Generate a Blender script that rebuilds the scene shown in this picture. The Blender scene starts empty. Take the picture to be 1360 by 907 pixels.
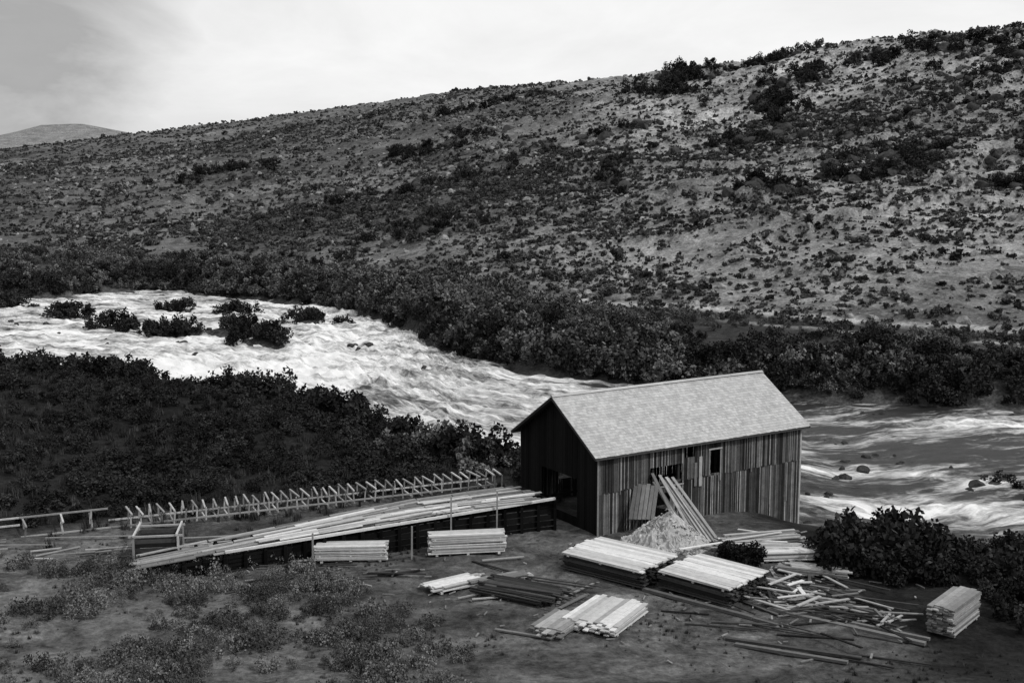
import bpy, math, random, bmesh
import numpy as np
from mathutils import Vector, Matrix
random.seed(7); rng=np.random.default_rng(11)
S=bpy.context.scene
COL=S.collection

# ------------------------------------------------------------ noise
_P=np.random.default_rng(3).random((256,256))
def vn(x,y):
    xi=np.floor(x).astype(int); yi=np.floor(y).astype(int)
    fx=x-xi; fy=y-yi
    fx=fx*fx*(3-2*fx); fy=fy*fy*(3-2*fy)
    a=_P[xi%256,yi%256]; b=_P[(xi+1)%256,yi%256]; c=_P[xi%256,(yi+1)%256]; d=_P[(xi+1)%256,(yi+1)%256]
    return (a*(1-fx)+b*fx)*(1-fy)+(c*(1-fx)+d*fx)*fy-0.5
def fbm(x,y,o=4):
    r=0*x; a=1.0
    for i in range(o):
        r=r+a*vn(x*2**i+17.3*i,y*2**i+5.1*i); a*=0.5
    return r
def sm(t):
    t=np.clip(t,0,1); return t*t*(3-2*t)

# ------------------------------------------------------------ landform lines (world metres)
NX=[-400,-250,-110,-59,-47,-27,-17,-9.5,-5,0,6,12,17,20.6,27.3,32.5,36.4,60,150,300]
NY=[170,158,148,140,136,125,117,107,100,96,92,89,86.5,83.6,79,80,82,86,84,80]
FX=[-400,-250,-97,-75,-35,-18,-6,5.5,15,31,52.7,150,300]
FY=[270,245,234,254,222,192,157,145.6,138,129.5,122.3,112,105]
BX=[-400,-150,-75,-35,-14,20,63,150,300]
BY=[330,300,278,240,208,184,152,136,125]
RX=[-900,-600,-355,-163,-27,68,115,157,300,600]
RY=[1000,930,850,700,560,450,403,378,330,300]
RZ=[20,26,37,50,58,59.0,64.2,66.0,74,88]
ISL=[(-36,172,4.0,2.7),(-43,183,5,2.7),(-52,182,3,2.2),(-34,198,4,2.2),(-63,190,4,2.1),(-75,204,4,2.1),(-94,220,6,2.4),(-60,216,4,1.8),(-48,210,3,1.8)]
def terrain(x,y):
    x=np.asarray(x,float); y=np.asarray(y,float)
    yn=np.interp(x,NX,NY); yf=np.interp(x,FX,FY); yb=np.maximum(np.interp(x,BX,BY),yf+9)
    yr=np.interp(x,RX,RY); zr=np.interp(x,RX,RZ)
    wob=fbm(x*0.12,y*0.12,3)*3.0
    w=np.interp(x,[-60,-5,5,20,60],[10,11,9,11,12])
    d=yn-y+wob*0.6
    near=-3+3*sm(d/w)
    near=near+0.25*fbm(x*0.25,y*0.25,4)*sm(d/5)
    near=near+0.9*np.exp(-(((x+32)/20)**2+((y-105)/11)**2))*sm(d/12)
    near=near-1.1*np.exp(-(((x-19.5)/3.5)**2+((y-77)/5.0)**2))
    near=near-0.8*sm((x-20)/6)*sm((y-60)/10)*sm(d/3)
    k=(45-y); rise=np.where(k>30,0.44*k, 0.44*np.log1p(np.exp(np.clip(k,-60,30)/3.0))*3.0)
    rise=np.where(y<0,np.maximum(19.8+(-y)*0.15,rise*0+19.8),rise)
    near=near+rise
    near=near+np.interp(x,[-60,-30,-15],[1.6,0.6,0])*sm((y-40)/15)*sm(d/20)
    bed=-3-1.6*sm(np.minimum(y-yn,yf-y)/6)
    for ix,iy,ir,ih in ISL:
        bed=bed+ih*1.05*np.exp(-(((x-ix)/(ir*1.3))**2+((y-iy)/(ir*0.6))**2))
    bed=bed+2.9*np.exp(-(((x-46)/6.5)**2+((y-92.5)/3.4)**2))
    d2=y-yf+wob*0.6
    far=-3+2.6*sm(d2/6)+1.4*sm(d2/np.maximum(yb-yf,5))
    s=(y-yb)/(yr-yb)
    sc=np.clip(s,0,1)
    hill=(zr-1)*(sc**1.02)
    amp=4*sc*(1-sc)
    gul=np.abs(fbm((x+0.35*y)*0.022,(y-0.2*x)*0.007+3,4))
    hill=hill+amp*(5*(gul-0.22))+sm(s*4)*(0.9*fbm(x*0.07,y*0.07,4)+1.0*fbm(x*0.28,y*0.28,3))
    led=np.abs(fbm(x*0.03+9,y*0.055,3)); hill=hill+1.6*sm((0.10-led)/0.08)*sm(s*5)*sm((1-s)*8+.4)*np.interp(x/np.maximum(y,1),[-.3,0,.15,.4],[.6,.7,1,1.3])
    hill=np.where(s>1,hill-(y-yr)*0.12,hill)
    hill=np.maximum(hill,-0.5+0*hill)
    far=far+hill+0.3*fbm(x*0.2,y*0.2,3)
    z=np.where(y<yn,near,np.where(y<yf,bed,far))
    return z
def tz(x,y): return float(terrain(np.array([x]),np.array([y]))[0])

# ------------------------------------------------------------ materials
def newmat(name):
    m=bpy.data.materials.new(name); m.use_nodes=True
    nt=m.node_tree; b=nt.nodes['Principled BSDF']; b.inputs['Roughness'].default_value=0.95
    b.inputs['Specular IOR Level'].default_value=0.08
    return m,nt,b
def N(nt,t,**k):
    n=nt.nodes.new(t)
    for a,v in k.items(): setattr(n,a,v)
    return n
def mathn(nt,op,a,b=None,clamp=False):
    n=N(nt,'ShaderNodeMath',operation=op); n.use_clamp=clamp
    for i,v in enumerate((a,b)):
        if v is None: continue
        if isinstance(v,(int,float)): n.inputs[i].default_value=v
        else: nt.links.new(v,n.inputs[i])
    return n.outputs[0]
def noise(nt,vec,scale,detail=4,rough=0.6,dist=0.0):
    n=N(nt,'ShaderNodeTexNoise'); n.inputs['Scale'].default_value=scale; n.inputs['Detail'].default_value=detail
    n.inputs['Roughness'].default_value=rough; n.inputs['Distortion'].default_value=dist
    if vec is not None: nt.links.new(vec,n.inputs['Vector'])
    return n.outputs['Fac']
def maprange(nt,v,a,b,c,d):
    n=N(nt,'ShaderNodeMapRange'); nt.links.new(v,n.inputs[0])
    for i,q in enumerate((a,b,c,d)): n.inputs[i+1].default_value=q
    return n.outputs[0]

def wood(name,lo,hi,grain=0.35,gamma=1.0,scale=3.0):
    m,nt,b=newmat(name)
    g=N(nt,'ShaderNodeNewGeometry'); tc=N(nt,'ShaderNodeTexCoord')
    r=mathn(nt,'POWER',g.outputs['Random Per Island'],gamma)
    v=maprange(nt,r,0,1,lo,hi)
    n1=noise(nt,tc.outputs['Object'],scale,6,0.7); n2=noise(nt,tc.outputs['Object'],scale*9,3,0.6)
    n=mathn(nt,'ADD',mathn(nt,'MULTIPLY',n1,0.6),mathn(nt,'MULTIPLY',n2,0.4))
    v=mathn(nt,'MULTIPLY',v,maprange(nt,n,0.3,0.7,1-grain,1+grain))
    nt.links.new(v,b.inputs['Base Color'])
    bp=N(nt,'ShaderNodeBump'); bp.inputs['Strength'].default_value=0.4; bp.inputs['Distance'].default_value=0.02
    nt.links.new(n2,bp.inputs['Height']); nt.links.new(bp.outputs[0],b.inputs['Normal'])
    return m
W_new=wood('fresh_sawn_lumber',0.26,0.56,0.28)
W_top=wood('pale_top_boards',0.36,0.56,0.28)  # paler than the stacks beneath
W_grey=wood('weathered_lumber',0.08,0.32,0.38)
W_flume=wood('flume_lumber',0.14,0.42,0.35)
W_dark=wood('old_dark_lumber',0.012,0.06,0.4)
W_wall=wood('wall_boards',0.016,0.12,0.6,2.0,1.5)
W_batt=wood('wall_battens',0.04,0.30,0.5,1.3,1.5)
W_black=wood('painted_shade_boards',0.003,0.008,0.4)  # near-black colour carries the shade of the gable and trestle
W_shin=wood('roof_shingles',0.29,0.40,0.22,1.0,1.0)
W_chips=wood('wood_chips',0.16,0.46,0.5,1.0,6)

def leafmat(name,lo,hi):
    m,nt,b=newmat(name)
    oi=N(nt,'ShaderNodeObjectInfo'); g=N(nt,'ShaderNodeNewGeometry')
    v=maprange(nt,oi.outputs['Random'],0,1,lo,hi)
    v=mathn(nt,'MULTIPLY',v,maprange(nt,g.outputs['Random Per Island'],0,1,0.5,1.6))
    nt.links.new(v,b.inputs['Base Color']); b.inputs['Specular IOR Level'].default_value=0.03
    return m
L_sage=leafmat('sagebrush_leaves',0.02,0.10)
L_sagef=leafmat('hazed_sagebrush_leaves',0.03,0.085)  # tone range lifted and narrowed to imitate distance haze
L_will=leafmat('willow_leaves',0.014,0.12)
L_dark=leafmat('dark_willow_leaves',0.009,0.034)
L_grass=leafmat('dry_grass',0.02,0.06)
L_scrub=leafmat('pale_scrub_leaves',0.035,0.15)

def groundmat():
    m,nt,b=newmat('ground_soil')
    at=N(nt,'ShaderNodeAttribute',attribute_name='tone'); tc=N(nt,'ShaderNodeTexCoord')
    o=tc.outputs['Object']
    n1=noise(nt,o,0.35,8,0.75,0.6); n2=noise(nt,o,2.2,6,0.75); n3=noise(nt,o,0.05,5,0.65)
    f=mathn(nt,'MULTIPLY',maprange(nt,n1,0.32,0.68,0.25,1.65),maprange(nt,n2,0.3,0.7,0.35,1.6))
    f=mathn(nt,'MULTIPLY',f,maprange(nt,n3,0.35,0.65,0.7,1.3))
    v=mathn(nt,'MULTIPLY',at.outputs['Fac'],f)
    nt.links.new(v,b.inputs['Base Color'])
    bp=N(nt,'ShaderNodeBump'); bp.inputs['Strength'].default_value=0.9; bp.inputs['Distance'].default_value=0.35
    nt.links.new(mathn(nt,'ADD',n1,mathn(nt,'MULTIPLY',n2,0.4)),bp.inputs['Height']); nt.links.new(bp.outputs[0],b.inputs['Normal'])
    return m
G=groundmat()

def watermat():
    m,nt,b=newmat('river_water')
    fl=N(nt,'ShaderNodeAttribute',attribute_name='flow'); fo=N(nt,'ShaderNodeAttribute',attribute_name='foam')
    def mp(sx,sy):
        n=N(nt,'ShaderNodeMapping'); n.inputs['Scale'].default_value=(sx,sy,1); nt.links.new(fl.outputs['Vector'],n.inputs['Vector']); return n.outputs[0]
    a=noise(nt,mp(0.055,0.30),1.0,4,0.6,0.8); c=noise(nt,mp(0.20,0.9),1.0,8,0.72,0.8); e=noise(nt,mp(1.1,3.2),1.0,6,0.8,0.4)
    n=mathn(nt,'ADD',mathn(nt,'ADD',mathn(nt,'MULTIPLY',a,0.42),mathn(nt,'MULTIPLY',c,0.40)),mathn(nt,'MULTIPLY',e,0.18))
    v=mathn(nt,'ADD',fo.outputs['Fac'],mathn(nt,'MULTIPLY',mathn(nt,'SUBTRACT',n,0.5),6.5))
    k=maprange(nt,v,0.05,1.05,0,1)
    col=maprange(nt,mathn(nt,'POWER',k,1.2),0,1,0.018,0.68)
    nt.links.new(col,b.inputs['Base Color'])
    nt.links.new(maprange(nt,k,0,1,0.35,0.95),b.inputs['Roughness'])
    b.inputs['Specular IOR Level'].default_value=0.22
    bp=N(nt,'ShaderNodeBump'); bp.inputs['Strength'].default_value=0.7; bp.inputs['Distance'].default_value=0.6
    nt.links.new(n,bp.inputs['Height']); nt.links.new(bp.outputs[0],b.inputs['Normal'])
    return m
WAT=watermat()
def rockmat(name,lo,hi):
    m,nt,b=newmat(name); tc=N(nt,'ShaderNodeTexCoord')
    n=noise(nt,tc.outputs['Object'],1.5,8,0.7)
    nt.links.new(maprange(nt,n,0.3,0.7,lo,hi),b.inputs['Base Color'])
    bp=N(nt,'ShaderNodeBump'); bp.inputs['Distance'].default_value=0.3
    nt.links.new(n,bp.inputs['Height']); nt.links.new(bp.outputs[0],b.inputs['Normal'])
    return m
ROCK=rockmat('basalt_rock',0.012,0.07)
ROCKL=rockmat('lichened_rock',0.06,0.36)

# ------------------------------------------------------------ mesh helpers
def mesh_obj(name,V,F,mat,parent=None,coll=None,smooth=False):
    me=bpy.data.meshes.new(name)
    V=np.asarray(V,dtype=float)
    me.from_pydata(V.tolist(),[],F if isinstance(F,list) else F.tolist())
    me.materials.append(mat)
    if smooth: me.polygons.foreach_set('use_smooth',[True]*len(me.polygons))
    me.update()
    o=bpy.data.objects.new(name,me); (coll or COL).objects.link(o)
    if parent: o.parent=parent
    return o
class MB:
    def __init__(s): s.V=[]; s.F=[]
    def box(s,c,d,R=None):
        n=len(s.V); hx,hy,hz=d[0]/2,d[1]/2,d[2]/2
        for p in ((-hx,-hy,-hz),(hx,-hy,-hz),(hx,hy,-hz),(-hx,hy,-hz),(-hx,-hy,hz),(hx,-hy,hz),(hx,hy,hz),(-hx,hy,hz)):
            v=Vector(p)
            if R is not None: v=R@v
            s.V.append((v.x+c[0],v.y+c[1],v.z+c[2]))
        for f in ((0,3,2,1),(4,5,6,7),(0,1,5,4),(1,2,6,5),(2,3,7,6),(3,0,4,7)):
            s.F.append([n+i for i in f])
    def beam(s,p0,p1,w,h,roll=0.0):
        p0=Vector(p0); p1=Vector(p1); x=(p1-p0); L=x.length; x.normalize()
        up=Vector((0,0,1)) if abs(x.z)<0.95 else Vector((0,1,0))
        y=up.cross(x).normalized(); z=x.cross(y)
        R=Matrix((x,y,z)).transposed()
        if roll: R=R@Matrix.Rotation(roll,3,'X')
        s.box((p0+p1)/2,(L,w,h),R)
    def obj(s,name,mat,parent=None): return mesh_obj(name,s.V,s.F,mat,parent)

# ------------------------------------------------------------ ground
def axis(parts):
    out=[]
    for a,b,st in parts: out+=list(np.arange(a,b,st))
    return np.array(out)
def grow(a,b,st,g):
    o=[];v=a
    while v<b: o.append(v); v+=st; st*=g
    return o
xs=np.arange(-42,48,0.6)
right=np.array(grow(48,3500,0.8,1.016)); left=-np.array(grow(42.6,3500,0.8,1.016))[::-1]
xs=np.concatenate([left,xs,right])
ys=np.concatenate([-np.array(grow(4,1500,4,1.3))[::-1],axis([(0,30,1.5),(30,112,0.6),(112,300,1.1),(300,620,2.0)]),np.array(grow(620,6000,4,1.035))])
X,Y=np.meshgrid(xs,ys); Z=terrain(X,Y)
nx,ny=len(xs),len(ys)
idx=np.arange(nx*ny).reshape(ny,nx)
F=np.stack([idx[:-1,:-1],idx[:-1,1:],idx[1:,1:],idx[1:,:-1]],-1).reshape(-1,4)
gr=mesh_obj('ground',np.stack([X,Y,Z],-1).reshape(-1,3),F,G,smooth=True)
def tone(X,Y):
    yn=np.interp(X,NX,NY); yf=np.interp(X,FX,FY); yb=np.maximum(np.interp(X,BX,BY),yf+9)
    n=fbm(X*0.06,Y*0.06,4)
    yard=0.075+0.06*fbm(X*0.2,Y*0.6,4)
    for off in (0,1.6):
        c=58.6+off-0.012*(X-2)**2+1.2*np.sin(X*.15); yard=yard+0.05*np.exp(-((Y-c)/0.35)**2)*sm((X+16)/6)*sm((16-X)/5)
        c=52.0+off+0.18*(X-0); yard=yard+0.04*np.exp(-((Y-c)/0.35)**2)*sm((X+14)/6)
    grass=0.014+0*X
    ln=72+0.42*(X+15)
    kf=sm((Y-ln+n*6)/5)*sm((8-X)/3)
    t=yard*(1-kf)+grass*kf
    fl=sm((-4-X-(Y-55)*0.3+n*8)/8)*sm((68-Y)/5); t=t*(1-fl)+0.10*fl  # foreground-left soil lightened to imitate haze
    rt=sm((X-17-(60-Y)*0.1+n*5)/4); t=t*(1-rt)+0.015*rt
    bn=sm((14-(yn-Y))/6)*sm((X-8)/3); t=t*(1-bn)+0.03*bn
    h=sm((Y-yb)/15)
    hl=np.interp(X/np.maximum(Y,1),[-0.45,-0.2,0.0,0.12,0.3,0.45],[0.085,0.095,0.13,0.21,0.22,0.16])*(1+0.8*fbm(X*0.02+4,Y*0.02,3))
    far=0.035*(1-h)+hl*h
    tr=np.exp(-((Y-yb-2+2*n)/1.5)**2)*sm((X+2)/12); far=far*(1-tr)+0.34*tr
    tr=np.exp(-((Y-yb+9+3*n)/1.2)**2)*sm((X-25)/12); far=far*(1-tr)+0.25*tr
    bank=np.exp(-((Y-yf-1)/1.5)**2)
    far=far*(1-bank*0.5)+0.10*bank*0.5
    t=np.where(Y<yn,t,np.where(Y<yf,0.05,far))
    return np.clip(t,0.006,0.6)
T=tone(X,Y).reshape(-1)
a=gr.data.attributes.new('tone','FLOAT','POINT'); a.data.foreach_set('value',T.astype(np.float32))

# distant hill
hx=np.linspace(-2200,-350,90); hy=np.linspace(2000,3000,40)
HX,HY=np.meshgrid(hx,hy)
top=np.interp(HX,[-2200,-1600,-1150,-1044,-950,-873,-780,-650,-350],[0,70,92,102,123,124,108,70,0])
HZ=top*np.clip(1-np.abs(HY-2500)/500,0,1)**0.6+6*fbm(HX*0.008,HY*0.008,4)-4
i2=np.arange(90*40).reshape(40,90)
F2=np.stack([i2[:-1,:-1],i2[:-1,1:],i2[1:,1:],i2[1:,:-1]],-1).reshape(-1,4)
dh=mesh_obj('distant_hill',np.stack([HX,HY,HZ],-1).reshape(-1,3),F2,G,smooth=True)
a=dh.data.attributes.new('tone','FLOAT','POINT'); a.data.foreach_set('value',np.full(90*40,0.17,np.float32))  # light tone has the distance haze painted in

# ------------------------------------------------------------ river
rx=np.concatenate([np.arange(-330,-110,2.5),np.arange(-110,70,0.4),np.arange(70,250,2.5)])
rt=np.linspace(0,1,260)
RXX,RTT=np.meshgrid(rx,rt)
yn=np.interp(RXX,NX,NY)-4; yf=np.interp(RXX,FX,FY)+4
RYY=yn+(yf-yn)*RTT
cent=(np.interp(rx,NX,NY)+np.interp(rx,FX,FY))/2
arc=np.concatenate([[0],np.cumsum(np.hypot(np.diff(rx),np.diff(cent)))])
U=np.broadcast_to(arc,RXX.shape); Vv=RTT*np.broadcast_to(np.clip(np.interp(rx,FX,FY)-np.interp(rx,NX,NY),30,110),RXX.shape)
def blob(cx,cy,sx,sy,ang=0):
    c,s=math.cos(ang),math.sin(ang); dx=RXX-cx; dy=RYY-cy
    return np.exp(-(((dx*c+dy*s)/sx)**2+((-dx*s+dy*c)/sy)**2))
foam=np.interp(RXX,[-120,-60,-25,-8,5,20,30,60],[0.6,0.68,0.9,0.72,0.6,0.30,0.08,0.15])
foam=foam+0.95*blob(47,116.5,13,3.0,-0.08)+0.35*blob(-38,150,25,7,-0.4)-0.45*blob(-14,131,8,6,-0.8)+0.75*blob(30,86,7,3.5,-0.2)+0.55*blob(36,95,7,2.2,-0.4)-0.3*blob(40,104,12,3,-0.2)+0.35*blob(25,98,5,3,-.3)+0.3*blob(25,112,9,3,-.1)
foam=foam-0.1*blob(12,133,14,6,-0.3)
RZZ=-3+0*RXX+(1.3*fbm(U*0.16,Vv*0.4,4)+0.8*fbm(U*0.5,Vv*1.2,3))*np.clip(foam,0.25,0.9)
i3=np.arange(RXX.size).reshape(RXX.shape)
F3=np.stack([i3[:-1,:-1],i3[:-1,1:],i3[1:,1:],i3[1:,:-1]],-1).reshape(-1,4)
rv=mesh_obj('river',np.stack([RXX,RYY,RZZ],-1).reshape(-1,3),F3,WAT,smooth=True)
a=rv.data.attributes.new('foam','FLOAT','POINT'); a.data.foreach_set('value',foam.reshape(-1).astype(np.float32))
a=rv.data.attributes.new('flow','FLOAT_VECTOR','POINT'); a.data.foreach_set('vector',np.stack([U,Vv,0*U],-1).reshape(-1).astype(np.float32))

# ------------------------------------------------------------ plants
def bush(name,coll,mat,R,H,ncl,nlf,ls,stem=True,seed=0):
    r=np.random.default_rng(seed)
    V=[];F=[]
    for c in range(ncl):
        a=r.random()*6.283; q=math.sqrt(r.random())*R; hh=H*(0.25+0.65*r.random())*(1-0.45*(q/R)**2)*(0.8+0.4*r.random())
        cx,cy,cz=q*math.cos(a),q*math.sin(a),hh
        cr=(0.22+0.2*r.random())*R
        P=r.normal(size=(nlf,3)); P/=np.linalg.norm(P,axis=1)[:,None]; P*=(r.random(nlf)**0.4)[:,None]*cr
        P[:,2]*=1.15
        P+=np.array([cx,cy,cz])
        for p in P:
            if p[2]<0.02: continue
            d=r.normal(size=3); d[2]+=0.5; d/=np.linalg.norm(d)
            e=np.cross(d,r.normal(size=3)); e/=np.linalg.norm(e)+1e-9
            l=ls*(0.6+0.8*r.random()); w=l*0.36
            n=len(V)
            V+= [p-d*l*0.5, p+e*w, p+d*l*0.5, p-e*w]
            F.append([n,n+1,n+2,n+3])
        if stem:
            n=len(V); t=0.025*R
            for k in range(3):
                an=k*2.094; V.append(np.array([cx*0.15+t*math.cos(an),cy*0.15+t*math.sin(an),-0.1]))
            V.append(np.array([cx,cy,cz])); F+= [[n,n+1,n+3],[n+1,n+2,n+3],[n+2,n,n+3]]
    return mesh_obj(name,np.array(V),F,mat,coll=coll)
def proto(name,mat,n,*a,**k):
    c=bpy.data.collections.new(name)
    for i in range(n): bush(name+'_%d'%i,c,mat,*a,seed=100+i*7+len(name),**k)
    return c
C_sage=proto('sagebrush',L_sage,5,1.0,1.1,6,16,0.5)
C_sagef=proto('ridge_sagebrush',L_sagef,5,1.0,1.1,5,12,0.6)
C_will=proto('willow',L_will,6,1.0,1.6,12,40,0.22)
C_dark=proto('dark_willow',L_dark,6,1.0,1.5,13,46,0.2)
C_scrub=proto('scrub',L_scrub,4,1.0,0.8,14,45,0.13)
def tuftcoll(name,mat,n,nb=40,h=0.5):
    c=bpy.data.collections.new(name)
    for i in range(n):
        r=np.random.default_rng(50+i); V=[];F=[]
        for b in range(nb):
            a=r.random()*6.283; q=r.random()*0.35; bx,by=q*math.cos(a),q*math.sin(a)
            ln=h*(0.5+r.random()); an=r.random()*6.283; le=0.5*r.random()*ln
            w=0.03; px,py=math.cos(an+1.57)*w,math.sin(an+1.57)*w
            k=len(V); V+=[(bx-px,by-py,-.03),(bx+px,by+py,-.03),(bx+math.cos(an)*le,by+math.sin(an)*le,ln)]; F.append([k,k+1,k+2])
        mesh_obj(name+'_%d'%i,V,F,mat,coll=c)
    return c
C_grass=tuftcoll('grass_tuft',L_grass,3)
def rockcoll(name,n,mat):
    c=bpy.data.collections.new(name)
    for i in range(n):
        bm=bmesh.new(); bmesh.ops.create_icosphere(bm,subdivisions=3,radius=1)
        r=np.random.default_rng(i); pl=r.normal(size=(11,3)); pl/=np.linalg.norm(pl,axis=1)[:,None]; dd=0.5+0.4*r.random(11)
        for v in bm.verts:
            p=np.array(v.co)
            for q,d in zip(pl,dd):
                e=p@q-d
                if e>0: p=p-q*e
            v.co=p*np.array([1,0.8,0.7])
        me=bpy.data.meshes.new(name); bm.to_mesh(me); bm.free(); me.materials.append(mat)
        c.objects.link(bpy.data.objects.new(name+'_%d'%i,me))
    return c
C_rock=rockcoll('rock',4,ROCK); C_rockl=rockcoll('pale_rock',4,ROCKL)

def scatter(name,coll,P,scale,zsc=None,tilt=0.12,sink=0.0):
    P=np.asarray(P,float); n=len(P)
    z=terrain(P[:,0],P[:,1])-sink*np.asarray(scale)
    me=bpy.data.meshes.new(name); me.from_pydata(np.stack([P[:,0],P[:,1],z],-1).tolist(),[],[])
    zs=np.ones(n) if zsc is None else zsc
    sc=np.stack([scale*(0.85+0.3*rng.random(n)),scale*(0.85+0.3*rng.random(n)),scale*zs],-1)
    ro=np.stack([rng.normal(size=n)*tilt,rng.normal(size=n)*tilt,rng.random(n)*6.283],-1)
    a=me.attributes.new('iscale','FLOAT_VECTOR','POINT'); a.data.foreach_set('vector',sc.reshape(-1).astype(np.float32))
    a=me.attributes.new('irot','FLOAT_VECTOR','POINT'); a.data.foreach_set('vector',ro.reshape(-1).astype(np.float32))
    a=me.attributes.new('iidx','INT','POINT'); a.data.foreach_set('value',rng.integers(0,len(coll.objects),n).astype(np.int32))
    o=bpy.data.objects.new(name,me); COL.objects.link(o)
    ng=bpy.data.node_groups.new(name,'GeometryNodeTree')
    ng.interface.new_socket('Geometry',in_out='INPUT',socket_type='NodeSocketGeometry')
    ng.interface.new_socket('Geometry',in_out='OUTPUT',socket_type='NodeSocketGeometry')
    gi=ng.nodes.new('NodeGroupInput'); go=ng.nodes.new('NodeGroupOutput')
    ip=ng.nodes.new('GeometryNodeInstanceOnPoints'); ci=ng.nodes.new('GeometryNodeCollectionInfo')
    ci.inputs['Collection'].default_value=coll; ci.inputs['Separate Children'].default_value=True; ci.inputs['Reset Children'].default_value=True
    ip.inputs['Pick Instance'].default_value=True
    def na(nm,dt):
        q=ng.nodes.new('GeometryNodeInputNamedAttribute'); q.data_type=dt; q.inputs['Name'].default_value=nm
        return [s for s in q.outputs if s.enabled and s.name=='Attribute'][0]
    L=ng.links.new
    L(gi.outputs[0],ip.inputs['Points']); L(ci.outputs[0],ip.inputs['Instance'])
    L(na('iidx','INT'),ip.inputs['Instance Index']); L(na('irot','FLOAT_VECTOR'),ip.inputs['Rotation']); L(na('iscale','FLOAT_VECTOR'),ip.inputs['Scale'])
    L(ip.outputs[0],go.inputs[0])
    mo=o.modifiers.new('scatter','NODES'); mo.node_group=ng
    return o

def hill_pts(n,ymin,ymax):
    y=np.sqrt(rng.random(n)*(ymax**2-ymin**2)+ymin**2); x=y*(rng.random(n)*1.1-0.55)
    return x,y
def on_hill(x,y,a=-4,b=8):
    yb=np.interp(x,BX,BY); yr=np.interp(x,RX,RY); yfv=np.interp(x,FX,FY)
    return (y>np.maximum(yb,yfv+9)+a)&(y<yr+b)
x1,y1=hill_pts(70000,140,330); x2,y2=hill_pts(60000,300,560); x3,y3=hill_pts(40000,500,900)
x=np.concatenate([x1,x2,x3]); y=np.concatenate([y1,y2,y3])
dens=0.6+1.2*fbm(x*0.05,y*0.05,4)
led=np.abs(fbm(x*0.03+9,y*0.055,3)); dens=dens+0.35*(led<0.08)
keep=on_hill(x,y)&(rng.random(len(x))<dens*np.interp(y,[150,330,700],[0.62,0.62,0.55]))
x=x[keep];y=y[keep]
s=0.25+0.6*rng.random(len(x))**2.4+0.9*(rng.random(len(x))<0.02)+np.interp(y,[200,800],[0,0.45])
hill_n=len(x)
fr=y>390+60*rng.random(len(y))
scatter('hillside_shrubs',C_sage,np.stack([x[~fr],y[~fr]],-1),s[~fr],zsc=np.full((~fr).sum(),1.0),sink=0.05)
scatter('ridge_shrubs',C_sagef,np.stack([x[fr],y[fr]],-1),s[fr],zsc=np.full(fr.sum(),0.9),sink=0.05)  # far shrubs use the leaf colour with haze in it
x,y=hill_pts(60000,140,560)
led=np.abs(fbm(x*0.03+9,y*0.055,3))
keep=on_hill(x,y,2,4)&(rng.random(len(x))<(0.10+0.5*(led<0.07))*np.interp(x/y,[-.4,0,.15,.4],[.3,.5,.9,1]))
x=x[keep];y=y[keep]
scatter('hillside_rocks',C_rockl,np.stack([x,y],-1),0.3+1.0*rng.random(len(x))**2.5,sink=0.1,tilt=0.5)
P=[];SC=[]; PR=[];SR=[]
def clump(cx,cy,rx_,ry_,n,s0,s1,rocks=0):
    for i in range(n):
        P.append((cx+random.gauss(0,rx_),cy+random.gauss(0,ry_))); SC.append(random.uniform(s0,s1))
    for i in range(rocks):
        PR.append((cx+random.gauss(0,rx_*.9),cy+random.gauss(0,ry_*.9))); SR.append(random.uniform(0.8,2.8))
clump(74,345,3,9,26,2.0,3.6,14)
clump(80,372,5,9,18,1.5,2.8,16)
clump(56,425,5,14,34,2.0,4.0,16)
clump(63,440,8,6,14,1.5,3.4,14)
clump(80,255,7,3,30,1.2,2.4,50)
clump(88,268,8,3,24,1.2,2.4,44)
clump(52,252,3,2,14,1.2,2.4,30)
clump(100,232,5,3,20,1.2,2.4,46)
clump(24,285,2,9,18,1.2,2.0,10)
clump(-20,390,12,6,24,1.6,2.8,24)
clump(-8,470,16,6,24,1.8,3.0,24)
clump(-100,420,10,8,20,1.8,3.0,24)
clump(-30,330,10,5,16,1.6,2.6,24)
clump(130,330,12,10,22,1.4,2.8,40)
clump(110,375,20,6,36,1.4,3.0,50)
clump(140,360,14,6,32,1.4,3.0,46)
clump(90,420,16,5,28,1.4,3.0,40)
clump(-22,262,8,8,16,1.4,2.4,12)
clump(115,250,8,4,16,1,2.0,40)
clump(95,300,14,5,20,1.2,2.2,50)
clump(60,310,10,4,14,1.2,2.2,30)
clump(20,350,14,5,14,1.2,2.4,30)
scatter('juniper_clumps',C_dark,P,np.array(SC)*0.9,sink=0.05)
scatter('rock_outcrops',C_rock,PR,np.array(SR),sink=0.15,tilt=0.5)
# far riverbank willows
n=5200
x=rng.random(n)*330-190; yfv=np.interp(x,FX,FY); yb=np.maximum(np.interp(x,BX,BY),yfv+9)
q=rng.random(n)**1.3; y=yfv+1.5+q*(yb-yfv-2)*np.where(x<0,1.15,0.90)
dn=0.6+1.5*fbm(x*0.07,y*0.07,3)
k=(rng.random(n)<dn+0.1)
x=x[k];y=y[k];q=q[k]
s=(0.5+1.5*rng.random(len(x))**1.6+0.5*(x<20)*(x>-30))*np.where(x>8,1.1-0.6*q,1.0)
scatter('riverbank_willows',C_will,np.stack([x,y],-1),s)
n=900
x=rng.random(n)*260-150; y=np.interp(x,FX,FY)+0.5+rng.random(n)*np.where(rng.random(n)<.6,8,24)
scatter('dark_riverbank_willows',C_dark,np.stack([x,y],-1),0.7+1.2*rng.random(n))  # darker-leaved willows mixed in along the far bank
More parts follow.
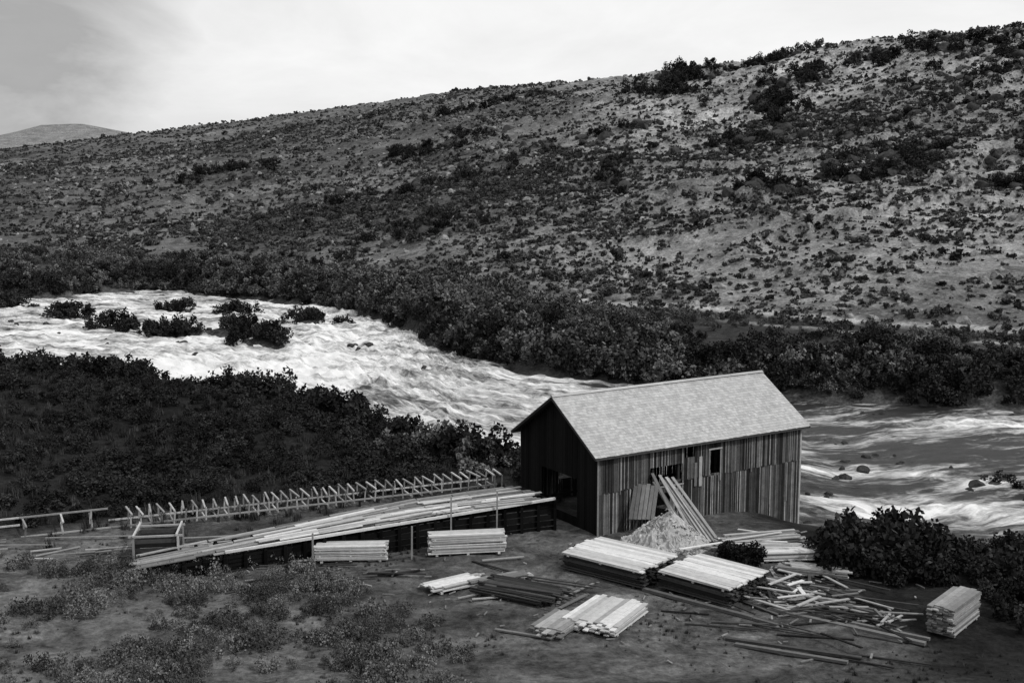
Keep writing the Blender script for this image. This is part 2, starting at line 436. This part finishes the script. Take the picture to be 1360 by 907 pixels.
# island willows and rocks
P=[];SC=[];PR=[];SR=[]
for ix,iy,ir,ih in ISL:
    for i in range(int(5.5*ih)):
        P.append((ix+random.gauss(0,ir*0.7),iy+random.gauss(0,ir*0.25))); SC.append(random.uniform(0.8,2.0))
    for i in range(16):
        PR.append((ix+random.gauss(0,ir*1.9),iy+random.gauss(0,ir*1.0))); SR.append(random.uniform(0.3,0.9))
for (bx,by,r_) in [(38,93,1.2),(40.5,90,1.0),(44,89,1.2),(28.5,100,.8),(27,96,.7),(38,123,1.0),(24,96,.6),(31,104,.7),(-12,190,1.2),(-22,172,1.0),(-9,150,.8),(-28,182,.7),(23,91,.6),(30,93,.5),(34,100,.8),(29,108,.6)]:
    for i in range(3):
        PR.append((bx+random.gauss(0,1.2),by+random.gauss(0,.8))); SR.append(r_*random.uniform(.4,1.0))
for i in range(40): P.append((random.gauss(46,3.4),random.gauss(92.5,1.4))); SC.append(random.uniform(0.7,1.4))
scatter('island_willows',C_dark,P,np.array(SC))
ro=scatter('river_rocks',C_rock,np.array(PR),np.array(SR),tilt=0.4)
for v in ro.data.vertices: v.co.z=max(v.co.z,-3.2)
# near-bank willows, left
n=1000
x=-90+rng.random(n)*92; d=rng.random(n)**1.3*12; y=np.interp(x,NX,NY)-1.0-d
k=rng.random(n)<0.5+1.8*fbm(x*0.12,y*0.12,2)
x=x[k];y=y[k]
scatter('near_bank_willows',C_dark,np.stack([x,y],-1),0.6+1.3*rng.random(len(x))**1.6+0.5*np.clip(fbm(x*.1,x*0+3,2),0,1))
P=[];SC=[]
for (bx,by,n_,r_,s0,s1) in [(-2.5,91,9,1.4,1.0,1.9),(-6,95,6,2,0.7,1.2),(-1,86,5,1.2,.7,1.1)]:
    for i in range(n_): P.append((bx+random.gauss(0,r_),by+random.gauss(0,r_))); SC.append(random.uniform(s0,s1))
scatter('willow_thicket',C_will,P,np.array(SC))
P=[];SC=[]
for (bx,by,n_,r_,s0,s1) in [(-52,134,10,1.8,1.5,2.4),(-26.5,120,4,1,1.3,1.8),(-32,124,4,1,1.3,1.9),(-14.5,109,4,1.2,1.2,1.6)]:
    for i in range(n_): P.append((bx+random.gauss(0,r_),by+random.gauss(0,r_*.5))); SC.append(random.uniform(s0,s1))
scatter('tall_bank_willows',C_dark,P,np.array(SC))
n=3600
x=-75+rng.random(n)*80; y=70+rng.random(n)*75
dd=np.interp(x,NX,NY)-y
cl=fbm(x*.12,y*.12,3)
k=(dd>5)&(y>76+0.42*(x+15))&(x/y>-0.5)&(x<3)&~((x>-5)&(y<84))&(rng.random(n)<0.85+1.4*cl)
x=x[k];y=y[k];cl=cl[k]
scatter('meadow_brush',C_dark,np.stack([x,y],-1),0.3+0.7*rng.random(len(x))**1.5+0.8*np.clip(cl,0,.6),zsc=np.full(len(x),.75))
# right-hand bank thicket
P=[];SC=[]
for i in range(210):
    px=random.uniform(17.5,46); py=random.uniform(56,67.5)
    if 17.0<px<24.5 and py<61: continue
    if px<19 and py<62: continue
    P.append((px,py)); SC.append(random.uniform(0.6,1.4))
for i in range(14): P.append((random.uniform(18.2,23.0),random.uniform(62.5,66.5))); SC.append(random.uniform(1.4,2.0))
for i in range(60): P.append((random.uniform(20,44),random.uniform(67,75))); SC.append(random.uniform(0.3,.75))
for i in range(90): P.append((random.uniform(24,36),random.uniform(44,60))); SC.append(random.uniform(0.5,1.2))
for i in range(7): P.append((random.uniform(11.8,13.6),random.uniform(64.2,65.6))); SC.append(random.uniform(0.6,.9))
scatter('riverside_thicket',C_dark,P,np.array(SC))
# grass
n=4000
x=-75+rng.random(n)*82; y=66+rng.random(n)*80
k=(y<np.interp(x,NX,NY)-2)&(y>70+0.42*(x+15))&(x/y>-0.52)
scatter('meadow_grass',C_grass,np.stack([x[k],y[k]],-1),0.5+0.7*rng.random(k.sum()))
n=8000
x=-34+rng.random(n)*62; y=44+rng.random(n)*24
k=(rng.random(n)<0.35+1.5*fbm(x*0.15,y*0.15,3)-0.3*((x>-6)&(x<16)))
scatter('yard_grass',C_grass,np.stack([x[k],y[k]],-1),0.12+0.3*rng.random(k.sum())**2)
n=2000
x=-34+rng.random(n)*34; y=44+rng.random(n)*21
k=(rng.random(n)<0.4+1.4*fbm(x*0.2,y*0.2,3))&(x<-4-(y-50)*0.5+3*rng.random(n))
scatter('foreground_scrub',C_scrub,np.stack([x[k],y[k]],-1),0.15+0.75*rng.random(k.sum())**2.2,zsc=np.full(k.sum(),1.2))

# ------------------------------------------------------------ building
ANG=math.radians(32.16)
bl=bpy.data.objects.new('timber_powerhouse',None); COL.objects.link(bl)
bl.location=(5.1,70,0); bl.rotation_euler=(0,0,ANG)
L_,W_,H_,RH=16.6,8.5,5.0,2.7
def wall_x(name,y0,opens,mat,batt=True):
    m=MB(); m2=MB()
    sg=-1 if y0<1 else 1
    def cut(xc,segs):
        for (xa,xb,oa,ob) in opens:
            if xa<xc<xb:
                ns=[]
                for (s0,s1) in segs:
                    if ob<=s0 or oa>=s1: ns.append((s0,s1)); continue
                    if oa>s0: ns.append((s0,oa))
                    if ob<s1: ns.append((ob,s1))
                segs=ns
        return segs
    for (za,zb,pr) in ((-3.4,2.55,0.0),(2.5,H_,0.03)):
        x=0.0
        while x<L_-0.05:
            w=random.choice([0.16,0.2,0.24,0.28]); w=min(w,L_-x)
            za2=za+(random.uniform(-.05,.12) if za<0 else random.uniform(-.06,.02))
            for (s0,s1) in cut(x+w/2,[(za2,zb)]):
                if s1-s0<0.05: continue
                m.box((x+w/2,y0+sg*(pr+random.uniform(0,.012)),(s0+s1)/2),(w-random.choice([.012,.02,.03,.05]),0.025,s1-s0))
            if batt and random.random()<0.7:
                for (s0,s1) in cut(x+w,[(za2+random.uniform(0,.1),zb-random.uniform(0,.1))]):
                    if s1-s0<0.05: continue
                    m2.box((x+w,y0+sg*(pr+.035),(s0+s1)/2),(random.choice([.05,.06,.08]),0.02,s1-s0))
            x+=w
    o=m.obj(name,mat,bl)
    if batt: m2.obj(name+'_battens',W_batt,bl)
    return o
wall_x('yard_wall',0,[(3.9,6.5,2.35,3.6),(8.7,9.5,2.6,4.15),(4.2,5.6,-0.5,1.9),(6.6,7.4,3.9,4.8)],W_wall)
wall_x('rear_wall',W_,[(3,4.2,1.2,3),(11,12.2,1.2,3)],W_wall,False)
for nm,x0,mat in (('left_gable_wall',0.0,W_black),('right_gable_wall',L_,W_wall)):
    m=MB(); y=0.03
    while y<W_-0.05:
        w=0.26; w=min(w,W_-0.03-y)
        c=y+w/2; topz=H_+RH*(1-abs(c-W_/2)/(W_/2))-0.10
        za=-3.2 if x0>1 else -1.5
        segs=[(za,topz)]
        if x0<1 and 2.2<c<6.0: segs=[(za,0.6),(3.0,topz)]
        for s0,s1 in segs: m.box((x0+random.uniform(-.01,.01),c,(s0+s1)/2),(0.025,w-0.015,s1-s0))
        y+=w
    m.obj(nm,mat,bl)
m=MB()
for i in range(9):
    xx=0.15+i*(L_-0.3)/8
    for yy in (0.14,W_-0.14): m.box((xx,yy,1.2),(.15,.15,7.4))
    for s_ in (0,1):
        p0=(xx,0.15 if s_==0 else W_-0.15,H_-0.05); p1=(xx,W_/2,H_+RH-0.12); m.beam(p0,p1,.08,.14)
    m.beam((xx,.2,H_-0.1),(xx,W_-.2,H_-.1),.1,.15)
for zz in (0.2,2.5,4.8):
    for yy in (0.10,W_-.10): m.beam((0.1,yy,zz),(L_-.1,yy,zz),.1,.14)
m.box((L_/2,W_/2,-.3),(L_-.3,W_-.3,.1))
m.obj('timber_frame',W_dark,bl)
m=MB()
m.box((9.56,-.09,3.1),(.09,.04,2.0)); m.box((8.62,-.09,3.38),(.07,.04,1.6)); m.box((9.1,-.095,4.2),(1.1,.04,.09))
m.box((7.9,-.09,2.9),(.24,.03,1.9)); m.box((7.5,-.09,2.75),(.2,.03,1.5)); m.box((5.2,-.08,2.3),(2.7,.04,.08))
m.box((L_+.02,-.07,.9),(.14,.03,8.0)); m.box((-.03,-.07,1.2),(.12,.03,7.4))
for xx in (1.6,3.3,12.2,13.9,15.4): m.box((xx,-.085,random.choice([1.2,3.6])),(.07,.03,2.6))
m.obj('window_trim',W_grey,bl)
ov=0.5; ro_=0.5
sl=math.hypot(W_/2,RH); ux,uz=(W_/2)/sl,RH/sl
for side in (0,1):
    m=MB(); rows=24; tot=sl+ov; st=tot/rows
    for r_ in range(rows):
        dcen=(r_+0.5)*st
        x=-ro_
        while x<L_+ro_-0.02:
            w=random.uniform(.12,.3); w=min(w,L_+ro_-x)
            d0=dcen+random.uniform(-.02,.02)
            yy=W_/2-ux*d0; zz=H_+RH-uz*d0+0.10
            a=math.atan2(uz,ux)-0.055
            if side==0: R=Matrix.Rotation(a,3,'X'); c=(x+w/2,yy,zz)
            else: R=Matrix.Rotation(-a,3,'X'); c=(x+w/2,W_-yy,zz)
            m.box(c,(w-.006,st*1.15,.02+random.uniform(0,.008)),R); x+=w
    m.obj('shingle_roof_slope' if side==0 else 'rear_shingle_roof_slope',W_shin,bl)
m=MB()
for side in (0,1):
    f=lambda y:y if side==0 else W_-y
    e=(sl+ov)
    for xx in (-ro_+.03,L_+ro_-.03):
        m.beam((xx,f(W_/2-ux*0.05),H_+RH-0.03),(xx,f(W_/2-ux*e),H_+RH-uz*e+.0),.05,.16)
    m.beam((-ro_+.06,f(W_/2-ux*(e-.04)),H_+RH-uz*e+.0),(L_+ro_-.06,f(W_/2-ux*(e-.04)),H_+RH-uz*e+.0),.04,.12)
    c0=(L_/2,f(W_/2-ux*e/2),H_+RH-uz*e/2+0.02)
    R=Matrix.Rotation(math.atan2(uz,ux)*(1 if side==0 else -1),3,'X')
    m.box(c0,(L_+2*ro_-.2,e-.1,.03),R)
m.obj('roof_boards_and_fascia',W_dark,bl)
m=MB()
for i in range(6):
    a0=-ro_+i*(L_+2*ro_)/6; a1=a0+(L_+2*ro_)/6-.01
    for sgn in (1,-1):
        R=Matrix.Rotation(-sgn*0.57,3,'X'); m.box(((a0+a1)/2,W_/2+sgn*.07,H_+RH+.14+.004*i),(a1-a0,.2,.025),R)
m.obj('ridge_boards',W_shin,bl)

# ------------------------------------------------------------ headrace deck
deck=bpy.data.objects.new('headrace_trestle',None); COL.objects.link(deck)
def lerp(a,b,t): return a+(b-a)*t
n0=np.array([-19.5,61.4]); n1=np.array([2.6,71.1]); f0=np.array([-20.5,63.8]); f1=np.array([0.4,74.7])
def dz(t): return lerp(0.75,1.85,min(1,t*1.5))
m=MB(); lanes=12
for l in range(lanes):
    t=random.uniform(-.03,.0)
    while t<0.985:
        dt=random.uniform(.12,.24); t1=min(random.uniform(.95,1.0),t+dt)
        if t1<=t: break
        q=(l+.5)/lanes+random.uniform(-.02,.02)
        if not(t<.35 and random.random()<.3):
            p=lerp(lerp(n0,f0,q),lerp(n1,f1,q),t); p_=lerp(lerp(n0,f0,q+random.uniform(-.03,.03)),lerp(n1,f1,q),t1)
            m.beam((p[0],p[1],dz(t)+random.uniform(0,.05)),(p_[0],p_[1],dz(t1)+random.uniform(0,.05)),.26,.05)
        t=t1+.003
m.obj('deck_planks',W_grey,deck)
m=MB()
for k in range(30):
    t=random.uniform(.25,.85); q=random.uniform(0,.75); dt=random.uniform(.12,.25)
    p=lerp(lerp(n0,f0,q),lerp(n1,f1,q),t); q+=random.uniform(-.08,.08); t2=min(1.0,t+dt); p_=lerp(lerp(n0,f0,q),lerp(n1,f1,q),t2)
    m.beam((p[0],p[1],dz(t)+.1+.01*(k%6)),(p_[0],p_[1],dz(t2)+.1+.01*(k%6)),.24,.05)
m.beam((n0[0]+4,n0[1]+1.8,1.15),(n1[0],n1[1]-.1,2.0),.16,.14)
m.obj('loose_planks',W_new,deck)
m=MB()
for i in range(23):
    t=i/22
    for A,B in ((n0,n1),(f0,f1)):
        p=lerp(A,B,t); m.beam((p[0],p[1],-.6),(p[0],p[1],dz(t)-.2),.18,.18)
    p=lerp(n0,n1,t); q=lerp(f0,f1,t); m.beam((p[0],p[1],dz(t)-.12),(q[0],q[1],dz(t)-.12),.15,.14)
m.obj('posts_and_caps',W_black,deck)  # posts coloured near-black to imitate shade under the deck
m=MB()
for r_ in range(6):
    for i in range(6):
        t0=i/6+.001; t1=(i+1)/6; p=lerp(n0,n1,t0); q=lerp(n0,n1,t1); off=np.array([-.05,.12])
        z0=lerp(-.3,dz(t0)-.3,r_/5); z1=lerp(-.3,dz(t1)-.3,r_/5)
        m.beam((p[0]+off[0],p[1]+off[1],z0),(q[0]+off[0],q[1]+off[1],z1),.04,.3)
m.obj('side_lagging',W_black,deck)  # near-black boards stand in for the shade beneath the deck

# ------------------------------------------------------------ flume frame
m=MB()
a0=np.array([-38.,64.7]); a1=np.array([-1.0,81.0]); ax=(a1-a0)/np.linalg.norm(a1-a0); pp=np.array([-ax[1],ax[0]])
Lf=np.linalg.norm(a1-a0)
def fz(d): return 1.10
d=0
while d<Lf:
    c=a0+ax*d; sp=1.9 if d<14 else 0.62
    wob=random.uniform(-.06,.06)
    A=c+pp*-0.8; B=c+pp*0.8; g=min(tz(*A),tz(*B))-.1
    zt=fz(d)+wob
    for Q in (A,B): m.beam((Q[0],Q[1],max(g,zt-.8)),(Q[0]+random.uniform(-.1,.1),Q[1],zt),.08,.08)
    sk=random.uniform(-.12,.12)
    m.beam((A[0]-pp[0]*.15+sk,A[1]-pp[1]*.15,zt+.05),(B[0]+pp[0]*.15-sk,B[1]+pp[1]*.15,zt+.05+random.uniform(-.03,.03)),.10,.08)
    if random.random()<.6: m.beam((A[0],A[1],zt-.75),(B[0],B[1],zt-.75),.09,.09)
    d+=sp*random.uniform(.85,1.15)
for off in (-0.8,0.8):
    dd=0
    while dd<Lf-1:
        L2=min(5,Lf-dd)
        zo=0.02 if (off>0 and dd<14) or (dd<9) else -0.72
        p=a0+ax*dd+pp*off; q=a0+ax*(dd+L2)+pp*off
        m.beam((p[0],p[1],fz(dd)+zo+.12),(q[0],q[1],fz(dd+L2)+zo+.12),.09,.09); dd+=L2+.01
m.obj('timber_flume_frame',W_flume)
m=MB()
for k in range(18):
    d=1+k*(Lf-2)/17; c=a0+ax*d
    for s_ in (-.8,.8):
        Q=c+pp*s_; m.beam((Q[0],Q[1],tz(*Q)-.2),(Q[0],Q[1],fz(d)-.7),.14,.14)
q=m.obj('support_blocks',W_dark); q.parent=bpy.data.objects['timber_flume_frame']

# crib box
m=MB(); cx,cy=-19.8,65.6; g=0.0
R=Matrix.Rotation(0.15,3,'Z')
def cb(p,d):
    v=R@Vector(p); m.box((v.x+cx,v.y+cy,v.z+g),d,R)
for i in range(6):
    z=.12+i*.24
    cb((0,-1.0,z),(2.3,.07,.2)); cb((0,1.0,z),(2.3,.07,.2)); cb((-1.15,0,z),(.07,1.9,.2)); cb((1.15,0,z),(.07,1.9,.2))
m.obj('timber_crib',W_dark)
o=bpy.data.objects['timber_crib']
m=MB()
for p,d in (((0,-1.05,1.62),(2.9,.1,.1)),((0,1.05,1.62),(2.7,.1,.1)),((-1.15,0,1.73),(.1,2.6,.1)),((1.15,0,1.73),(.1,2.6,.1))): cb(p,d)
for sx in (-1.22,1.22):
    for sy in (-1.07,1.07): cb((sx*.98,sy,.8),(.12,.12,1.56))
q=m.obj('top_rails',W_flume); q.parent=o

# ------------------------------------------------------------ lumber
def stack(name,cx,cy,ang,L,W,layers,mat,th=.06,bw=.24,jit=.08,z0=None,spacer=0,ljit=None):
    m=MB(); z=(tz(cx,cy) if z0 is None else z0)+.02; R=Matrix.Rotation(ang,3,'Z'); lj=jit*2 if ljit is None else ljit
    for b in (-.4,0,.4):
        v=R@Vector((b*L,0,0)); m.box((cx+v.x,cy+v.y,z+.06),(.14,W*.98,.12),R)
    z+=.12
    for l in range(layers):
        n=max(1,int(W/bw)); sh=random.uniform(-jit,jit)*.5
        for i in range(n):
            lx=L*random.uniform(.93,1.0); v=R@Vector((random.uniform(-lj,lj),-W/2+(i+.5)*W/n+sh,0))
            R2=Matrix.Rotation(ang+random.uniform(-.012,.012)*(1+jit*4),3,'Z')
            m.box((cx+v.x,cy+v.y,z+th/2+random.uniform(0,.006)),(lx,W/n*.985,th*.93),R2)
        z+=th
        if spacer and (l+1)%spacer==0 and l<layers-1:
            for b in (-.42,0,.42):
                v=R@Vector((b*L,0,0)); m.box((cx+v.x,cy+v.y,z+.02),(.08,W*1.0,.035),R)
            z+=.04
    return m.obj(name,mat),z
stack('lumber_stack',-8.95,65.1,math.radians(4),4.0,1.1,12,W_new,spacer=4,jit=.05)
stack('lumber_stack',-2.55,66.5,math.radians(8),4.4,1.2,15,W_new,spacer=4,jit=.05)
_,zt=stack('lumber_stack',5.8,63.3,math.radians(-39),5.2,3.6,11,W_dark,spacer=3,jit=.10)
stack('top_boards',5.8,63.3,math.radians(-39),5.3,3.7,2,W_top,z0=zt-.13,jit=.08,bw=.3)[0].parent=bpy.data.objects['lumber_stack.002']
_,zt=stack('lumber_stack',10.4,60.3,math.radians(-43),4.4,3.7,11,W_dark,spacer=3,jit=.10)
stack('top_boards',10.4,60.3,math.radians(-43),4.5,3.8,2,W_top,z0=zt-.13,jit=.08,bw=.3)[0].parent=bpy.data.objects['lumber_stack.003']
stack('lumber_stack',21.0,55.2,math.radians(50),3.6,1.25,21,W_grey,jit=.08)
stack('lumber_stack',4.5,55.8,math.radians(60),3.8,2.8,6,W_new,jit=.15,ljit=.35)
stack('lumber_stack',2.2,54.7,math.radians(60),2.6,1.6,5,W_grey,jit=.2,ljit=.4)
stack('lumber_stack',-3.0,60.9,math.radians(35),2.9,1.3,4,W_new,jit=.2,ljit=.4)
stack('lumber_stack',-0.6,61.4,math.radians(30),3.0,.8,3,W_grey,jit=.2,ljit=.4)
stack('lumber_stack',0.4,59.3,math.radians(-30),4.2,2.4,5,W_dark,jit=.2,ljit=.3,bw=.2)
stack('lumber_stack',14.4,68.0,math.radians(14),4.6,1.6,8,W_grey,jit=.2,ljit=.5)
stack('lumber_stack',15.6,65.6,math.radians(4),3.8,1.6,7,W_new,jit=.25,ljit=.5)
stack('lumber_stack',16.2,62.6,math.radians(-20),3.2,1.2,4,W_grey,jit=.25,ljit=.5)

def planks(name,lst,mat):
    m=MB()
    for (xa,ya,xb,yb_,w,h,dz_) in lst:
        m.beam((xa,ya,tz(xa,ya)+dz_+h/2+.02),(xb,yb_,tz(xb,yb_)+dz_+h/2+.02+random.uniform(0,.05)),w,h)
    return m.obj(name,mat)
def rnd(n,cx,cy,rx_,ry_,ang,sp,l0,l1,zmax,w=.2):
    o=[]
    for i in range(n):
        x=cx+random.gauss(0,rx_); y=cy+random.gauss(0,ry_); a=math.radians(ang+random.gauss(0,sp)); l=random.uniform(l0,l1)/2
        o.append((x-l*math.cos(a),y-l*math.sin(a),x+l*math.cos(a),y+l*math.sin(a),w*random.uniform(.6,1.1),.05,random.uniform(0,zmax)))
    return o
planks('scattered_planks',rnd(14,14.8,67.0,1.3,1.2,5,14,3,4.5,.8),W_new)
planks('scattered_planks',rnd(26,14.0,59.5,1.2,1.4,-30,26,1.2,3.6,.4)+rnd(14,16.3,57.6,1.3,1.0,-30,34,1.0,3.0,.3),W_grey)
planks('scattered_planks',rnd(9,14.4,59.2,.9,1.1,20,34,.9,2.4,.5),W_new)
planks('scattered_planks',rnd(8,-1.5,60.5,1.6,1.0,30,12,1.5,3.4,.2)+rnd(6,3.0,58.2,1.0,.8,50,12,1.5,3.2,.2),W_grey)
planks('scattered_planks',[(6.8,60.3,11.6,55.9,.25,.15,0),(7.2,60.0,12.6,55.0,.2,.12,.0),(12.6,57.2,18.8,52.6,.28,.14,.05),(13.0,57.6,19.2,53.2,.2,.12,.05),
  (9.9,53.6,15.3,50.6,.22,.12,0),(10.2,52.9,14.6,50.2,.22,.12,0),(-.8,54.6,1.8,53.3,.18,.08,0),(12,60.6,18,56,.2,.1,.1)],wood('damp_grey_lumber',.03,.14,.4))
planks('dark_poles',rnd(12,.8,59.2,1.1,.9,-28,9,3,4.6,.5,.14)+rnd(16,11,62.8,4,1.0,-35,20,1.5,4,.15,.15)+rnd(18,-11,63,4,1.0,12,14,1.5,4,.2,.15)+rnd(24,16.5,57.5,2.4,2.2,-30,40,1.5,4,.4,.15)+rnd(14,13,54,3.5,1.6,-32,14,1.5,4.5,.05,.12),W_dark)
W_lit=wood('old_chips',0.06,0.25,0.5,1.0,6)
planks('wood_litter',rnd(110,4,59,7.5,5,10,80,.12,.45,.02,.07)+rnd(50,-12,62.5,6,1.6,10,50,.2,.8,.05,.08)+rnd(160,14,60,3,4,10,80,.15,.7,.1,.09),W_lit)
planks('wood_litter',rnd(14,18,55.3,.5,.5,60,40,.8,1.5,.5,.12),W_grey)
planks('planks_beside_flume',rnd(20,-24,65.3,6,.5,18,10,1.5,4,.25,.16)+rnd(16,-16,67.3,5,.8,22,6,2,5,.25,.18),W_grey)
# sawdust and slab pile
PX,PY,PH,PRR=9.1,68.6,2.15,2.6
gx=np.linspace(-3.2,3.2,110); GX,GY=np.meshgrid(gx,gx); r=np.hypot(GX*.95,GY)
hgt=np.where(r<PRR,PH*(np.sqrt((1-r/PRR)**2+.01)-.1),-.2)
WX,WY=PX+GX,PY+GY
WZ=terrain(WX,WY)-.04+hgt+.45*fbm(WX*1.6,WY*1.6,4)+.18*fbm(WX*7,WY*7,3)
ip=np.arange(110*110).reshape(110,110)
pile=mesh_obj('slab_wood_pile',np.stack([WX,WY,WZ],-1).reshape(-1,3),np.stack([ip[:-1,:-1],ip[:-1,1:],ip[1:,1:],ip[1:,:-1]],-1).reshape(-1,4),W_chips)
m=MB()
for i in range(170):
    a=random.random()*6.283; r=random.random()**.6*2.5; x=PX+r*math.cos(a); y=PY+r*math.sin(a); z=tz(x,y)+max(.05,PH*(1-r/PRR)-.15)+.05
    b=random.random()*6.283; l=random.uniform(.12,.5); sl_=-.8*math.cos(b-a)
    m.beam((x-l/2*math.cos(b),y-l/2*math.sin(b),z-l/2*sl_),(x+l/2*math.cos(b),y+l/2*math.sin(b),z+l/2*sl_),.1,.03)
q=m.obj('slab_pieces',W_chips); q.parent=pile
# leaning boards
m=MB()
for i in range(9):
    bx=12.1-i*.24+random.uniform(-.05,.05); by=68.5+i*.06; tx=9.75-i*.16+random.uniform(-.1,.1); ty=72.2
    m.beam((bx,by,0.05),(tx,ty-.2,3.0+random.uniform(-.35,.3)),.21,.05)
for i in range(6): m.beam((7.1+i*.26,70.3,.9),(7.5+i*.26,71.4,2.75+random.uniform(-.15,.1)),.22,.05)
m.obj('leaning_boards',W_grey)
for (x,y,h) in ((-10.95,64.2,1.9),(-5.6,65.3,1.9),(-3.55,68.1,2.9),(-.9,69.2,2.9)):
    m=MB(); g=tz(x,y); m.beam((x,y,g-.3),(x+.03,y,g+h),.09,.09); m.obj('stake_post',W_grey)

# ------------------------------------------------------------ light
SUN_EL=math.radians(48); d=Vector((0.86,-0.51,0)).normalized()
az=math.atan2(d.x,d.y)
w=bpy.data.worlds.new('World'); S.world=w; w.use_nodes=True; nt=w.node_tree; bg=nt.nodes['Background']
sky=N(nt,'ShaderNodeTexSky',sky_type='NISHITA'); sky.sun_disc=False; sky.sun_elevation=SUN_EL; sky.sun_rotation=az
sky.air_density=1.0; sky.dust_density=2.5; sky.ozone_density=1.0
bw=N(nt,'ShaderNodeRGBToBW'); nt.links.new(sky.outputs[0],bw.inputs[0])
tc=N(nt,'ShaderNodeTexCoord')
mp=N(nt,'ShaderNodeMapping'); mp.inputs['Scale'].default_value=(1.5,1.5,4); nt.links.new(tc.outputs['Generated'],mp.inputs['Vector'])
n=noise(nt,mp.outputs[0],3.0,6,0.6,0.4)
cl=maprange(nt,n,0.35,0.65,0,1)
dotn=N(nt,'ShaderNodeVectorMath',operation='DOT_PRODUCT'); nt.links.new(tc.outputs['Generated'],dotn.inputs[0])
dv=Vector((-0.42,1.0,0.13)).normalized(); dotn.inputs[1].default_value=dv
dk=maprange(nt,mathn(nt,'ADD',dotn.outputs['Value'],mathn(nt,'MULTIPLY',mathn(nt,'SUBTRACT',n,0.5),0.035)),0.985,1.0,0,0.55)
base=mathn(nt,'ADD',mathn(nt,'MULTIPLY',bw.outputs[0],0.5),maprange(nt,cl,0,1,6.2,7.5))
val=mathn(nt,'MULTIPLY',base,mathn(nt,'SUBTRACT',1.0,dk))
nt.links.new(val,bg.inputs['Color']); bg.inputs['Strength'].default_value=0.105
sd=bpy.data.lights.new('sun','SUN'); sd.energy=2.2; sd.angle=math.radians(1.5); sd.color=(1,0.995,0.985)
so=bpy.data.objects.new('sun',sd); COL.objects.link(so)
dirv=Vector((d.x*math.cos(SUN_EL),d.y*math.cos(SUN_EL),math.sin(SUN_EL)))
so.rotation_euler=dirv.to_track_quat('Z','Y').to_euler(); so.location=(0,0,60)

cam=bpy.data.cameras.new('camera'); co=bpy.data.objects.new('camera',cam); COL.objects.link(co)
co.location=(0,0,21.4); co.rotation_euler=(math.radians(90-7.9),0,0)
cam.sensor_width=36; cam.lens=42.54; cam.clip_end=9000; cam.clip_start=0.5
S.camera=co
S.view_settings.view_transform='Standard'; S.view_settings.look='None'; S.view_settings.exposure=0
print('hill shrubs',hill_n,'ground',nx,ny)
